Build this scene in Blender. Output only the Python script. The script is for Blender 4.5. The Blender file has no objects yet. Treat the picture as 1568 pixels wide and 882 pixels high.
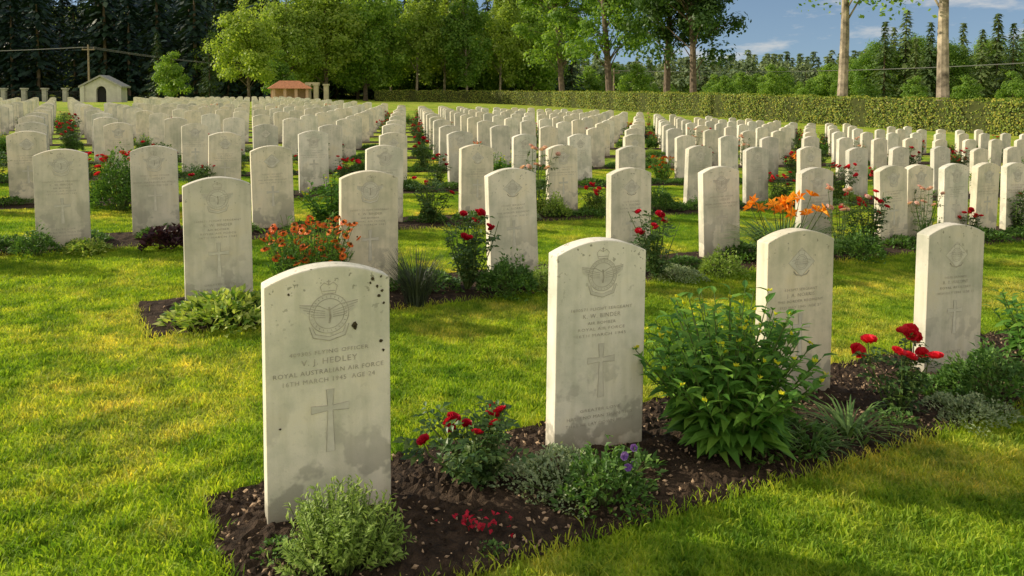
import bpy, math, random
from mathutils import Vector, Matrix
import numpy as np
R = random.Random(7)
sc = bpy.context.scene
COL = sc.collection
rad = math.radians

# ------------------------------------------------------------ terrain
def sst(a, b, t):
    t = max(0.0, min(1.0, (t-a)/(b-a)))
    return t*t*(3-2*t)
def g(x, y):
    z = -0.042*22*math.tanh(x/22.0) if x>0 else -0.030*13*math.tanh(x/13.0)
    z += 0.5*sst(35, 85, y)
    z += 34*sst(125, 300, y)*(1-sst(-70, 10, x))
    z += 5*sst(150, 380, y)*sst(-60, 30, x)
    return z
A0 = Vector((-0.57, 2.42)); U = Vector((0.866, 0.5)); V = Vector((-0.5, 0.866))
def uv(u, v):
    p = A0 + U*u + V*v
    return p.x, p.y

# ------------------------------------------------------------ mesh builder
class MB:
    def __init__(s): s.v=[]; s.f=[]; s.m=[]
    def add(s, vs, fs, mat=0):
        b=len(s.v); s.v.extend(tuple(q) for q in vs)
        for f in fs:
            s.f.append(tuple(b+i for i in f)); s.m.append(mat)
    def mesh(s, name, mats, smooth=False):
        me=bpy.data.meshes.new(name)
        me.from_pydata(s.v, [], s.f)
        for m in mats: me.materials.append(m)
        me.polygons.foreach_set('material_index', s.m)
        if smooth: me.polygons.foreach_set('use_smooth',[True]*len(s.f))
        me.update()
        return me
    def obj(s, name, mats, loc=(0,0,0), smooth=False, parent=None):
        o=bpy.data.objects.new(name, s.mesh(name,mats,smooth)); COL.objects.link(o); o.location=loc
        if parent: o.parent=parent
        return o
    def box(s, x0,x1,y0,y1,z0,z1,mat=0):
        s.add([(x0,y0,z0),(x1,y0,z0),(x1,y1,z0),(x0,y1,z0),(x0,y0,z1),(x1,y0,z1),(x1,y1,z1),(x0,y1,z1)],
              [(3,2,1,0),(4,5,6,7),(0,1,5,4),(1,2,6,5),(2,3,7,6),(3,0,4,7)],mat)
    def tube(s, pts, rs, mat=0, n=6):
        b=len(s.v)
        for i,p in enumerate(pts):
            p=Vector(p)
            d=(Vector(pts[min(i+1,len(pts)-1)])-Vector(pts[max(i-1,0)]))
            if d.length<1e-9: d=Vector((0,0,1))
            d.normalize()
            a=d.orthogonal().normalized() if abs(d.z)<0.9 else d.cross(Vector((0,1,0))).normalized()
            c=d.cross(a)
            for k in range(n):
                t=2*math.pi*k/n
                q=p+(a*math.cos(t)+c*math.sin(t))*rs[i]
                s.v.append(tuple(q))
        for i in range(len(pts)-1):
            for k in range(n):
                s.f.append((b+i*n+k,b+i*n+(k+1)%n,b+(i+1)*n+(k+1)%n,b+(i+1)*n+k)); s.m.append(mat)
    def leaf(s, p, d, n, L, W, mat=0, droop=0.15):
        d=d.normalized(); sd=d.cross(n)
        if sd.length<1e-6: sd=d.orthogonal()
        sd.normalize(); n=sd.cross(d)
        m1=p+d*L*0.45
        tip=p+d*L-n*(L*droop)
        s.add([p, m1+sd*W*0.5+n*W*0.18, tip, m1-sd*W*0.5+n*W*0.18, m1],[(0,1,4),(1,2,4),(4,2,3),(0,4,3)],mat)
    def bleaf(s, p, d, n, L, W, mat=0, droop=0.3):
        """broader curved leaf, 3 segments"""
        d=d.normalized(); sd=d.cross(n)
        if sd.length<1e-6: sd=d.orthogonal()
        sd.normalize(); n=sd.cross(d)
        c=[p, p+d*L*.3+n*L*.05, p+d*L*.65-n*L*droop*.25, p+d*L-n*L*droop]
        w=[0,W*.46,W*.38]
        s.add([c[0],c[1]+sd*w[1]+n*W*.15,c[1],c[1]-sd*w[1]+n*W*.15,c[2]+sd*w[2]+n*W*.12,c[2],c[2]-sd*w[2]+n*W*.12,c[3]],
              [(0,1,2),(0,2,3),(1,4,5,2),(2,5,6,3),(4,7,5),(5,7,6)],mat)
    def rhomb(s, p, d, n, L, W, mat=0):
        d=d.normalized(); sd=d.cross(n)
        if sd.length<1e-6: sd=d.orthogonal()
        sd.normalize()
        m=p+d*L*.45
        s.add([p,m+sd*W*.5,p+d*L,m-sd*W*.5],[(0,1,2,3)],mat)
    def quad(s, p, n, sz, mat=0, asp=0.6):
        a=n.orthogonal().normalized(); c=n.cross(a).normalized()
        t=R.uniform(0,6.283); a2=a*math.cos(t)+c*math.sin(t); c2=n.cross(a2)
        a2=a2*sz*0.5; c2=c2*sz*0.5*asp
        s.add([p-a2, p+c2, p+a2, p-c2],[(0,1,2,3)],mat)
def rv():
    while True:
        q=Vector((R.uniform(-1,1),R.uniform(-1,1),R.uniform(-1,1)))
        if 0.05<q.length<1: return q.normalized()

# ------------------------------------------------------------ materials
def nt(name):
    m=bpy.data.materials.new(name); m.use_nodes=True
    t=m.node_tree; t.nodes.clear()
    return m,t,t.nodes,t.links
def ramp(N, pts):
    r=N.new('ShaderNodeValToRGB')
    e=r.color_ramp.elements
    e[0].position=pts[0][0]; e[0].color=(*pts[0][1],1)
    e[1].position=pts[1][0]; e[1].color=(*pts[1][1],1)
    for p,c in pts[2:]:
        q=e.new(p); q.color=(*c,1)
    return r
def noise(N,L,scale,detail=4,vec=None,rough=0.55):
    n=N.new('ShaderNodeTexNoise'); n.inputs['Scale'].default_value=scale; n.inputs['Detail'].default_value=detail
    n.inputs['Roughness'].default_value=rough
    if vec is not None: L.new(vec,n.inputs['Vector'])
    return n
def mixc(N,L,a,b,f,bt='MIX'):
    m=N.new('ShaderNodeMix'); m.data_type='RGBA'; m.blend_type=bt
    for i,x in ((6,a),(7,b)):
        if isinstance(x,tuple): m.inputs[i].default_value=(*x,1)
        else: L.new(x,m.inputs[i])
    if isinstance(f,(int,float)): m.inputs[0].default_value=f
    else: L.new(f,m.inputs[0])
    return m.outputs[2]
def leafmat(name, c1, c2, c3=None, trans=0.35, rough=0.5, objvar=0.0, gain=1.0):
    m,t,N,L=nt(name)
    out=N.new('ShaderNodeOutputMaterial'); ge=N.new('ShaderNodeNewGeometry')
    G=lambda c: tuple(min(.9,x*gain) for x in c)
    c1=G(c1); c2=G(c2)
    pts=[(0,c1),(1,c2)]
    if c3: pts=[(0,c1),(1,G(c3)),(0.5,c2)]
    r=ramp(N,pts); L.new(ge.outputs['Random Per Island'],r.inputs[0])
    col=r.outputs[0]
    if objvar>0:
        oi=N.new('ShaderNodeObjectInfo')
        r2=ramp(N,[(0,(1-objvar,1-objvar*0.8,1-objvar)),(1,(1+objvar,1+objvar*0.6,1))])
        L.new(oi.outputs['Random'],r2.inputs[0])
        col=mixc(N,L,col,r2.outputs[0],1.0,'MULTIPLY')
    p=N.new('ShaderNodeBsdfPrincipled'); p.inputs['Roughness'].default_value=rough
    p.inputs['Specular IOR Level'].default_value=0.3
    tr=N.new('ShaderNodeBsdfTranslucent')
    L.new(col,p.inputs['Base Color'])
    c2n=mixc(N,L,col,(1.5,1.5,0.6),1.0,'MULTIPLY'); L.new(c2n,tr.inputs[0])
    mx=N.new('ShaderNodeMixShader'); mx.inputs[0].default_value=trans
    L.new(p.outputs[0],mx.inputs[1]); L.new(tr.outputs[0],mx.inputs[2]); L.new(mx.outputs[0],out.inputs[0])
    return m
def plain(name, c, rough=0.8, var=0.25, scale=8, bump=0.0, bscale=40):
    m,t,N,L=nt(name)
    out=N.new('ShaderNodeOutputMaterial'); p=N.new('ShaderNodeBsdfPrincipled'); p.inputs['Roughness'].default_value=rough
    p.inputs['Specular IOR Level'].default_value=0.2
    tc=N.new('ShaderNodeTexCoord')
    n=noise(N,L,scale,5,tc.outputs['Object'])
    lo=tuple(x*(1-var) for x in c); hi=tuple(min(1,x*(1+var)) for x in c)
    r=ramp(N,[(0.3,lo),(0.7,hi)]); L.new(n.outputs[0],r.inputs[0]); L.new(r.outputs[0],p.inputs['Base Color'])
    if bump>0:
        n2=noise(N,L,bscale,6,tc.outputs['Object']); b=N.new('ShaderNodeBump'); b.inputs['Strength'].default_value=bump
        b.inputs['Distance'].default_value=0.02
        L.new(n2.outputs[0],b.inputs['Height']); L.new(b.outputs[0],p.inputs['Normal'])
    L.new(p.outputs[0],out.inputs[0])
    return m

def grasscol(N,L):
    ge=N.new('ShaderNodeNewGeometry')
    n1=noise(N,L,0.8,7,ge.outputs['Position'],0.7)
    n2=noise(N,L,7,4,ge.outputs['Position'],.6)
    r1=ramp(N,[(0.36,(0.19,0.34,0.035)),(0.5,(0.34,0.45,0.05)),(0.64,(0.60,0.54,0.15))])
    L.new(n1.outputs[0],r1.inputs[0])
    r2=ramp(N,[(0.32,(0.45,0.58,0.5)),(0.66,(1.3,1.2,1.15))]); L.new(n2.outputs[0],r2.inputs[0])
    c=mixc(N,L,r1.outputs[0],r2.outputs[0],1.0,'MULTIPLY')
    # faint mower stripes parallel to the rows
    sp=N.new('ShaderNodeVectorMath'); sp.operation='DOT_PRODUCT'; sp.inputs[1].default_value=(-0.5,0.866,0); L.new(ge.outputs['Position'],sp.inputs[0])
    mu=N.new('ShaderNodeMath'); mu.operation='MULTIPLY'; mu.inputs[1].default_value=2*math.pi/0.87; L.new(sp.outputs['Value'],mu.inputs[0])
    sn=N.new('ShaderNodeMath'); sn.operation='SINE'; L.new(mu.outputs[0],sn.inputs[0])
    mr=N.new('ShaderNodeMapRange'); mr.inputs[1].default_value=-.6; mr.inputs[2].default_value=.6; L.new(sn.outputs[0],mr.inputs[0])
    c=mixc(N,L,c,mixc(N,L,(0.92,0.95,0.92),(1.07,1.04,1.02),mr.outputs[0]),1.0,'MULTIPLY')
    return ge, c
def mat_ground():
    m,t,N,L=nt('lawn_ground')
    out=N.new('ShaderNodeOutputMaterial'); p=N.new('ShaderNodeBsdfPrincipled'); p.inputs['Roughness'].default_value=0.9
    p.inputs['Specular IOR Level'].default_value=0.1
    ge,c=grasscol(N,L)
    n3=noise(N,L,55,4,ge.outputs['Position'],0.7)
    r3=ramp(N,[(0.35,(0.65,0.7,0.55)),(0.62,(1.2,1.15,1.0))]); L.new(n3.outputs[0],r3.inputs[0])
    c=mixc(N,L,c,r3.outputs[0],1.0,'MULTIPLY')
    L.new(c,p.inputs['Base Color'])
    b=N.new('ShaderNodeBump'); b.inputs['Strength'].default_value=0.6; b.inputs['Distance'].default_value=0.03
    L.new(n3.outputs[0],b.inputs['Height']); L.new(b.outputs[0],p.inputs['Normal'])
    L.new(p.outputs[0],out.inputs[0]); return m
def mat_blade():
    m,t,N,L=nt('grass_blade')
    out=N.new('ShaderNodeOutputMaterial'); ge,c=grasscol(N,L)
    r=ramp(N,[(0,(0.6,0.75,0.6)),(0.5,(1.0,1.05,0.9)),(0.9,(1.3,1.2,1.0)),(1.0,(1.6,1.3,1.4))]); L.new(ge.outputs['Random Per Island'],r.inputs[0])
    c=mixc(N,L,c,r.outputs[0],1.0,'MULTIPLY')
    p=N.new('ShaderNodeBsdfPrincipled'); p.inputs['Roughness'].default_value=0.6; p.inputs['Specular IOR Level'].default_value=0.25
    tr=N.new('ShaderNodeBsdfTranslucent'); L.new(c,p.inputs['Base Color'])
    c2=mixc(N,L,c,(1.4,1.4,0.6),1.0,'MULTIPLY'); L.new(c2,tr.inputs[0])
    mx=N.new('ShaderNodeMixShader'); mx.inputs[0].default_value=0.45
    L.new(p.outputs[0],mx.inputs[1]); L.new(tr.outputs[0],mx.inputs[2]); L.new(mx.outputs[0],out.inputs[0]); return m
def mat_stone(name='portland_stone', base=(0.81,0.765,0.66), stain=0.7):
    m,t,N,L=nt(name)
    out=N.new('ShaderNodeOutputMaterial'); p=N.new('ShaderNodeBsdfPrincipled'); p.inputs['Roughness'].default_value=0.85
    p.inputs['Specular IOR Level'].default_value=0.25
    tc=N.new('ShaderNodeTexCoord'); oi=N.new('ShaderNodeObjectInfo')
    ad=N.new('ShaderNodeVectorMath'); ad.operation='ADD'
    cmb=N.new('ShaderNodeCombineXYZ'); ml=N.new('ShaderNodeMath'); ml.operation='MULTIPLY'; ml.inputs[1].default_value=37
    L.new(oi.outputs['Random'],ml.inputs[0])
    for i in range(3): L.new(ml.outputs[0],cmb.inputs[i])
    L.new(tc.outputs['Object'],ad.inputs[0]); L.new(cmb.outputs[0],ad.inputs[1])
    vec=ad.outputs[0]
    rb=ramp(N,[(0,tuple(x*0.84 for x in base)),(1,tuple(min(.86,x*1.06) for x in base)),(0.5,(base[0]*1.02,base[1]*0.975,base[2]*0.88))]); L.new(oi.outputs['Random'],rb.inputs[0])
    n1=noise(N,L,4.0,6,vec,0.6)
    r1=ramp(N,[(0.36,(0.72,0.76,0.74)),(0.55,(1.0,1.0,1.0)),(0.75,(1.04,1.0,0.90))]); L.new(n1.outputs[0],r1.inputs[0])
    c=mixc(N,L,rb.outputs[0],r1.outputs[0],1.0,'MULTIPLY')
    mp=N.new('ShaderNodeMapping'); mp.inputs['Scale'].default_value=(30,30,3); L.new(vec,mp.inputs[0])
    n2=noise(N,L,1.0,4,mp.outputs[0]); r2=ramp(N,[(0.3,(0.82,0.83,0.79)),(0.55,(1,1,1))]); L.new(n2.outputs[0],r2.inputs[0])
    c=mixc(N,L,c,r2.outputs[0],0.7,'MULTIPLY')
    n3=noise(N,L,6.5,4,vec,0.55); r3=ramp(N,[(0.52,(0,0,0)),(0.56,(1,1,1))]); L.new(n3.outputs[0],r3.inputs[0])
    sx=N.new('ShaderNodeSeparateXYZ'); L.new(tc.outputs['Object'],sx.inputs[0])
    rz=ramp(N,[(0.12,(1,1,1)),(0.45,(0,0,0))]); L.new(sx.outputs[2],rz.inputs[0])
    mu=N.new('ShaderNodeMath'); mu.operation='MULTIPLY'; L.new(r3.outputs[0],mu.inputs[0]); L.new(rz.outputs[0],mu.inputs[1])
    mu2=N.new('ShaderNodeMath'); mu2.operation='MULTIPLY'; L.new(mu.outputs[0],mu2.inputs[0]); mu2.inputs[1].default_value=stain
    c=mixc(N,L,c,(0.37,0.355,0.30),mu2.outputs[0])
    rz2=ramp(N,[(0.02,(1,1,1)),(0.12,(0,0,0))]); L.new(sx.outputs[2],rz2.inputs[0])
    n5=noise(N,L,25,4,vec); mu3=N.new('ShaderNodeMath'); mu3.operation='MULTIPLY'; L.new(rz2.outputs[0],mu3.inputs[0]); L.new(n5.outputs[0],mu3.inputs[1])
    c=mixc(N,L,c,(0.26,0.21,0.13),mu3.outputs[0])
    n4=noise(N,L,48,2,vec); r4=ramp(N,[(0.65,(0,0,0)),(0.69,(1,1,1))]); L.new(n4.outputs[0],r4.inputs[0])
    rz3=ramp(N,[(0.58,(0.10,0.10,0.10)),(0.80,(0.8,0.8,0.8))]); L.new(sx.outputs[2],rz3.inputs[0])
    mu4=N.new('ShaderNodeMath'); mu4.operation='MULTIPLY'; L.new(r4.outputs[0],mu4.inputs[0]); L.new(rz3.outputs[0],mu4.inputs[1])
    c=mixc(N,L,c,(0.22,0.21,0.15),mu4.outputs[0])
    L.new(c,p.inputs['Base Color'])
    n6=noise(N,L,160,5,vec,0.7); b=N.new('ShaderNodeBump'); b.inputs['Strength'].default_value=0.25; b.inputs['Distance'].default_value=0.004
    L.new(n6.outputs[0],b.inputs['Height']); L.new(b.outputs[0],p.inputs['Normal'])
    L.new(p.outputs[0],out.inputs[0]); return m

M_ground=mat_ground(); M_blade=mat_blade(); M_stone=mat_stone()
M_cutshade=plain('lettering_cut_shade',(0.42,0.385,0.32),0.9,0.35,30)  # flat darker strokes: shade of cut letters and cross outlines put into colour
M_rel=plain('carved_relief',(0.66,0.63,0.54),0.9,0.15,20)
M_soil=plain('bed_soil',(0.06,0.040,0.026),0.95,0.6,22,1.0,90)
M_chip=plain('bark_chip',(0.40,0.28,0.18),0.9,0.5,9)
M_bark=plain('bark',(0.17,0.13,0.095),0.9,0.5,3,0.6,10)
M_birch=plain('birch_bark',(0.34,0.28,0.21),0.85,0.8,1.5,0.8,6)
M_stem=plain('green_stem',(0.10,0.15,0.04),0.7,0.3,10)
M_red=leafmat('rose_petal',(0.60,0.008,0.03),(0.78,0.04,0.07),trans=0.2)
M_dred=leafmat('dark_rose_petal',(0.35,0.004,0.02),(0.6,0.015,0.05),trans=0.2)
M_pink=leafmat('pale_pink_petal',(0.7,0.4,0.4),(0.8,0.6,0.55),trans=0.3)
M_orange=leafmat('lily_petal',(0.85,0.24,0.01),(0.9,0.40,0.03),trans=0.3)
M_hel=leafmat('helenium_petal',(0.6,0.05,0.01),(0.85,0.22,0.01),trans=0.2)
M_purple=leafmat('purple_petal',(0.25,0.12,0.5),(0.4,0.25,0.65),trans=0.2)
M_yellow=leafmat('yellow_bud',(0.6,0.6,0.03),(0.8,0.75,0.05),trans=0.3)
GP=1.6
M_rleaf=leafmat('rose_leaf',(0.025,0.055,0.015),(0.045,0.09,0.025),(0.08,0.12,0.03),trans=0.25,rough=0.4,gain=GP)
M_bleaf=leafmat('broad_leaf',(0.045,0.12,0.02),(0.085,0.19,0.03),(0.15,0.27,0.04),trans=0.35,gain=1.5)
M_hebe=leafmat('shrub_leaf',(0.12,0.18,0.04),(0.17,0.25,0.05),(0.26,0.33,0.09),trans=0.35,gain=GP)
M_dleaf=leafmat('low_shrub_leaf',(0.035,0.08,0.015),(0.06,0.13,0.03),(0.11,0.19,0.04),trans=0.3,gain=GP)
M_silver=leafmat('silver_leaf',(0.13,0.19,0.10),(0.22,0.28,0.15),(0.3,0.35,0.2),trans=0.2,gain=1.4)
M_varieg=leafmat('variegated_leaf',(0.08,0.17,0.03),(0.25,0.33,0.06),(0.45,0.48,0.16),trans=0.3,gain=1.4)
M_blades=leafmat('strap_leaf',(0.05,0.10,0.03),(0.09,0.16,0.05),(0.14,0.22,0.06),trans=0.3,gain=GP)
M_dblades=leafmat('lavender_leaf',(0.03,0.045,0.03),(0.06,0.08,0.05),(0.08,0.1,0.07),trans=0.15)
M_heuch=leafmat('heuchera_leaf',(0.03,0.015,0.02),(0.06,0.02,0.025),trans=0.15)
GT=2.25
M_tree=leafmat('tree_leaf',(0.05,0.10,0.018),(0.085,0.145,0.025),(0.13,0.19,0.035),trans=0.48,objvar=0.2,gain=GT)
M_tree2=leafmat('birch_leaf',(0.09,0.135,0.028),(0.13,0.18,0.035),(0.18,0.22,0.045),trans=0.5,objvar=0.15,gain=GT)
M_treed=leafmat('dark_tree_leaf',(0.025,0.06,0.014),(0.04,0.085,0.018),(0.065,0.12,0.025),trans=0.3,objvar=0.2,gain=1.4)
M_con=leafmat('conifer_needle',(0.022,0.05,0.022),(0.035,0.07,0.028),(0.055,0.095,0.03),trans=0.15,objvar=0.25,gain=1.1)
M_conl=leafmat('spruce_needle',(0.05,0.085,0.035),(0.08,0.12,0.05),(0.11,0.145,0.055),trans=0.25,objvar=0.3,gain=1.6)
M_confar=leafmat('hazed_far_foliage',(0.09,0.135,0.08),(0.12,0.17,0.09),(0.16,0.21,0.10),trans=0.25,objvar=0.3,gain=1.4)  # distance haze put into the colour: paler, bluish foliage
M_cond=leafmat('hill_needle_shade_haze',(0.012,0.034,0.024),(0.02,0.05,0.033),(0.03,0.065,0.038),trans=0.1,objvar=0.35,gain=.95)  # dark blue-green, with the hillside's shade and haze put into the needle colour
M_hedge=leafmat('hedge_leaf',(0.07,0.12,0.02),(0.15,0.20,0.03),(0.30,0.27,0.05),trans=0.3,gain=1.6)
M_hcore=plain('hedge_core',(0.06,0.07,0.02),0.95,0.4,3)
M_build=plain('pale_masonry',(0.58,0.56,0.50),0.85,0.12,2,0.2,10)
M_dark=plain('arch_shade_and_railing',(0.03,0.03,0.03),0.9,0.1)  # shade inside the arch put into colour; also the dark railing
M_roof=plain('clay_tile_roof',(0.50,0.22,0.11),0.85,0.25,6,0.4,20)
M_slate=plain('stone_roof',(0.38,0.37,0.34),0.85,0.2,4)
M_wood=plain('weathered_wood',(0.30,0.24,0.17),0.85,0.3,6)
M_wire=plain('cable',(0.35,0.35,0.35),0.6,0.05)

# ------------------------------------------------------------ ground
def axis(lim, n, k):
    return [lim*math.sinh(k*t)/math.sinh(k) for t in np.linspace(-1,1,n)]
xs=axis(700,181,5.5); ys=[y for y in axis(700,201,5.5)]
mb=MB()
mb.v=[(x,y,g(x,y)) for y in ys for x in xs]
nx=len(xs)
for j in range(len(ys)-1):
    for i in range(nx-1):
        mb.f.append((j*nx+i,j*nx+i+1,(j+1)*nx+i+1,(j+1)*nx+i)); mb.m.append(0)
mb.obj('ground',[M_ground],smooth=True)

# ------------------------------------------------------------ grass tile & lawn
SP=1.07; RV=2.6; T=0.26
mb=MB()
for i in range(1000):
    x=R.uniform(-T/2,T/2); y=R.uniform(-T/2,T/2); a=R.uniform(0,6.283)
    h=R.uniform(0.009,0.024); w=R.uniform(0.0018,0.0034); ln=R.uniform(0.3,1.2)*h
    dx,dy=math.cos(a),math.sin(a); b=R.uniform(0,6.283); lx,ly=math.cos(b)*ln,math.sin(b)*ln
    mb.add([(x-dx*w,y-dy*w,-0.004),(x+dx*w,y+dy*w,-0.004),(x+dx*w*.8+lx*.4,y+dy*w*.8+ly*.4,h*.6),(x-dx*w*.8+lx*.4,y-dy*w*.8+ly*.4,h*.6),(x+lx,y+ly,h)],
           [(0,1,2,3),(3,2,4)],0)
tile=mb.obj('grass_tuft_tile',[M_blade])
def row_range(k):
    if k<=1: u0=-0.36
    elif k==2: u0=-3.3
    else: u0=-9.2
    return u0, 25*SP+0.5
def in_bed(u,v):
    k=round((v+0.13)/RV)
    if k<0 or k>13: return False
    r=(v+0.13)-k*RV
    if abs(r)>0.39: return False
    a,b=row_range(k)
    return a<u<b
ib=MB()
for iu in range(-70,75):
    for iv in range(-14,66):
        u=-0.36+T/2+iu*T; v=-0.52+T/2+iv*T
        x,y=uv(u,v)
        if y<1.0 or y>16 or abs(x)>y*0.72+1.3: continue
        if in_bed(u,v): continue
        c=[]
        for du,dv in ((-1,-1),(1,-1),(1,1),(-1,1)):
            p=uv(u+du*T/2,v+dv*T/2); c.append((p[0],p[1],g(*p)))
        s=R.randrange(4); c=c[s:]+c[:s]
        ib.add(c,[(0,1,2,3)])
lawn=ib.obj('lawn_grass',[M_ground])
lawn.instance_type='FACES'; lawn.show_instancer_for_render=False; lawn.show_instancer_for_viewport=False
tile.parent=lawn
mb=MB()
def tuft(mb,x,y,n,h0,h1,spread,w=0.0022):
    for i in range(n):
        a=R.uniform(0,6.283); px=x+R.gauss(0,spread); py=y+R.gauss(0,spread); z=g(px,py)
        h=R.uniform(h0,h1); l=R.uniform(0.2,0.9)*h; b=R.uniform(0,6.283)
        dx,dy=math.cos(a)*w,math.sin(a)*w; lx,ly=math.cos(b)*l,math.sin(b)*l
        mb.add([(px-dx,py-dy,z),(px+dx,py+dy,z),(px+dx+lx*.4,py+dy+ly*.4,z+h*.65),(px-dx+lx*.4,py-dy+ly*.4,z+h*.65),(px+lx,py+ly,z+h)],[(0,1,2,3),(3,2,4)],0)
for k in (0,1,2):
    a,b=row_range(k); b=min(b,9)
    for vv in (-0.52,0.26):
        u=a
        while u<b:
            x,y=uv(u,k*RV+vv+R.gauss(0,0.018)); tuft(mb,x,y,7,0.02,0.05,0.018); u+=0.022*(1+0.5*k)
    for i in range(30):
        x,y=uv(a+R.gauss(0,0.012),k*RV+R.uniform(-0.52,0.26)); tuft(mb,x,y,8,0.02,0.05,0.014)
for i in range(3200):
    y=1.3+7*R.random()**1.5; x=R.uniform(-.75,.75)*y
    d=Vector((x,y))-A0; u=d.dot(U); v=d.dot(V)
    if in_bed(u,v): continue
    tuft(mb,x,y,R.choice([6,12,22,30]),0.018,0.036,R.uniform(.012,.030),0.0028)
mb.obj('lawn_edge_grass',[M_blade])

# ------------------------------------------------------------ flower beds
for k in range(0,14):
    a,b=row_range(k)
    step=0.018 if k==0 else (0.05 if k<3 else 0.5)
    bb=min(b,5.2) if k==0 else b
    mb=MB(); nu=max(2,int((bb-a)/step)); nv=max(2,int(0.78/min(step,0.2)))
    for i in range(nu+1):
        for j in range(nv+1):
            u=a+(bb-a)*i/nu; v=k*RV-0.52+0.78*j/nv
            e=1.0 if (0<i<nu and 0<j<nv) else 0.0
            jit=step*.5*e if step<0.4 else 0
            x,y=uv(u+R.uniform(-jit,jit)*0.6,v+R.uniform(-jit,jit)*0.6)
            lump=(R.random()**3*0.016+0.008*math.sin(u*9)*math.sin(v*13+u*3)+0.006)*e if step<0.4 else 0.0
            mb.v.append((x,y,g(x,y)+0.005+max(0,lump)))
    w=nv+1
    for i in range(nu):
        for j in range(nv):
            mb.f.append((i*w+j,(i+1)*w+j,(i+1)*w+j+1,i*w+j+1)); mb.m.append(0)
    if k<2:
        for q in range(6500 if k==0 else 1200):
            x,y=uv(R.uniform(a,min(bb,6)),k*RV+R.uniform(-0.5,0.24)); z=g(x,y)+R.uniform(0.006,0.022)
            s=R.uniform(0.003,0.013); ax=rv(); bx=rv().cross(ax).normalized(); cx=ax.cross(bx)
            P=Vector((x,y,z)); ax=ax*s; bx=bx*s*.6; cx=cx*s*.4
            mb.add([P-ax,P+bx,P+ax,P-bx,P+cx,P-cx],[(0,1,4),(1,2,4),(2,3,4),(3,0,4),(1,0,5),(2,1,5),(3,2,5),(0,3,5)],1 if R.random()<.5 else 0)
    mb.obj('flower_bed',[M_soil,M_chip],smooth=False)

# ------------------------------------------------------------ headstones
W,H,TH=0.38,0.81,0.078
def stone_mesh(name, bev=0.004):
    prof=[(-W/2,-0.12),(W/2,-0.12)]
    rise=0.048; n=14
    for i in range(n+1):
        x=W/2-W*i/n
        prof.append((x, H-rise+rise*(1-(2*x/W)**2)))
    import bmesh
    bm=bmesh.new()
    fr=[bm.verts.new((x,-TH/2,z)) for x,z in prof]
    f=bm.faces.new(fr)
    r=bmesh.ops.extrude_face_region(bm,geom=[f])
    vs=[e for e in r['geom'] if isinstance(e,bmesh.types.BMVert)]
    bmesh.ops.translate(bm,verts=vs,vec=(0,TH,0))
    bmesh.ops.recalc_face_normals(bm,faces=bm.faces)
    if bev>0:
        ed=[e for e in bm.edges if e.calc_face_angle(0)>0.6]
        bmesh.ops.bevel(bm,geom=ed,offset=bev,segments=2,affect='EDGES',profile=0.5)
    me=bpy.data.meshes.new(name); bm.to_mesh(me); bm.free()
    return me
FY=-TH/2
def ribbon(mb, pts, w, y, mat=0, closed=False):
    pts=[Vector((p[0],p[1])) for p in pts]; n=len(pts); b=len(mb.v)
    for i,p in enumerate(pts):
        if closed: d=pts[(i+1)%n]-pts[i-1]
        else: d=pts[min(i+1,n-1)]-pts[max(i-1,0)]
        d.normalize(); nn=Vector((-d.y,d.x))*w/2
        mb.v.append((p.x+nn.x,y,p.y+nn.y)); mb.v.append((p.x-nn.x,y,p.y-nn.y))
    for i in range(n if closed else n-1):
        j=(i+1)%n
        mb.f.append((b+2*i,b+2*i+1,b+2*j+1,b+2*j)); mb.m.append(mat)
def poly(mb, pts, y, mat=0):
    mb.add([(p[0],y,p[1]) for p in pts],[tuple(range(len(pts)))],mat)
def text_into(mb, s, cz, h, width, y, mat=0):
    cu=bpy.data.curves.new('t','FONT'); cu.body=s; cu.size=1; cu.align_x='CENTER'; cu.resolution_u=2; cu.space_character=1.12
    cu.offset=-0.006
    o=bpy.data.objects.new('t',cu); COL.objects.link(o)
    dg=bpy.context.evaluated_depsgraph_get(); me=o.evaluated_get(dg).to_mesh()
    vs=[v.co.copy() for v in me.vertices]; fs=[tuple(p.vertices) for p in me.polygons]
    o.evaluated_get(dg).to_mesh_clear()
    bpy.data.objects.remove(o); bpy.data.curves.remove(cu)
    if not vs: return
    x0=min(v.x for v in vs); x1=max(v.x for v in vs)
    sx=width/(x1-x0); xm=(x0+x1)/2
    sz=h/0.70
    mb.add([((v.x-xm)*sx,y,cz+v.y*sz) for v in vs],fs,mat)
def circ(cx,cz,r,n=40,a0=0,a1=2*math.pi,rz=None):
    rz=rz or r
    full=abs(a1-a0-2*math.pi)<1e-3
    return [(cx+r*math.cos(a0+(a1-a0)*i/(n if full else n-1)),cz+rz*math.sin(a0+(a1-a0)*i/(n if full else n-1))) for i in range(n)]
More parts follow.
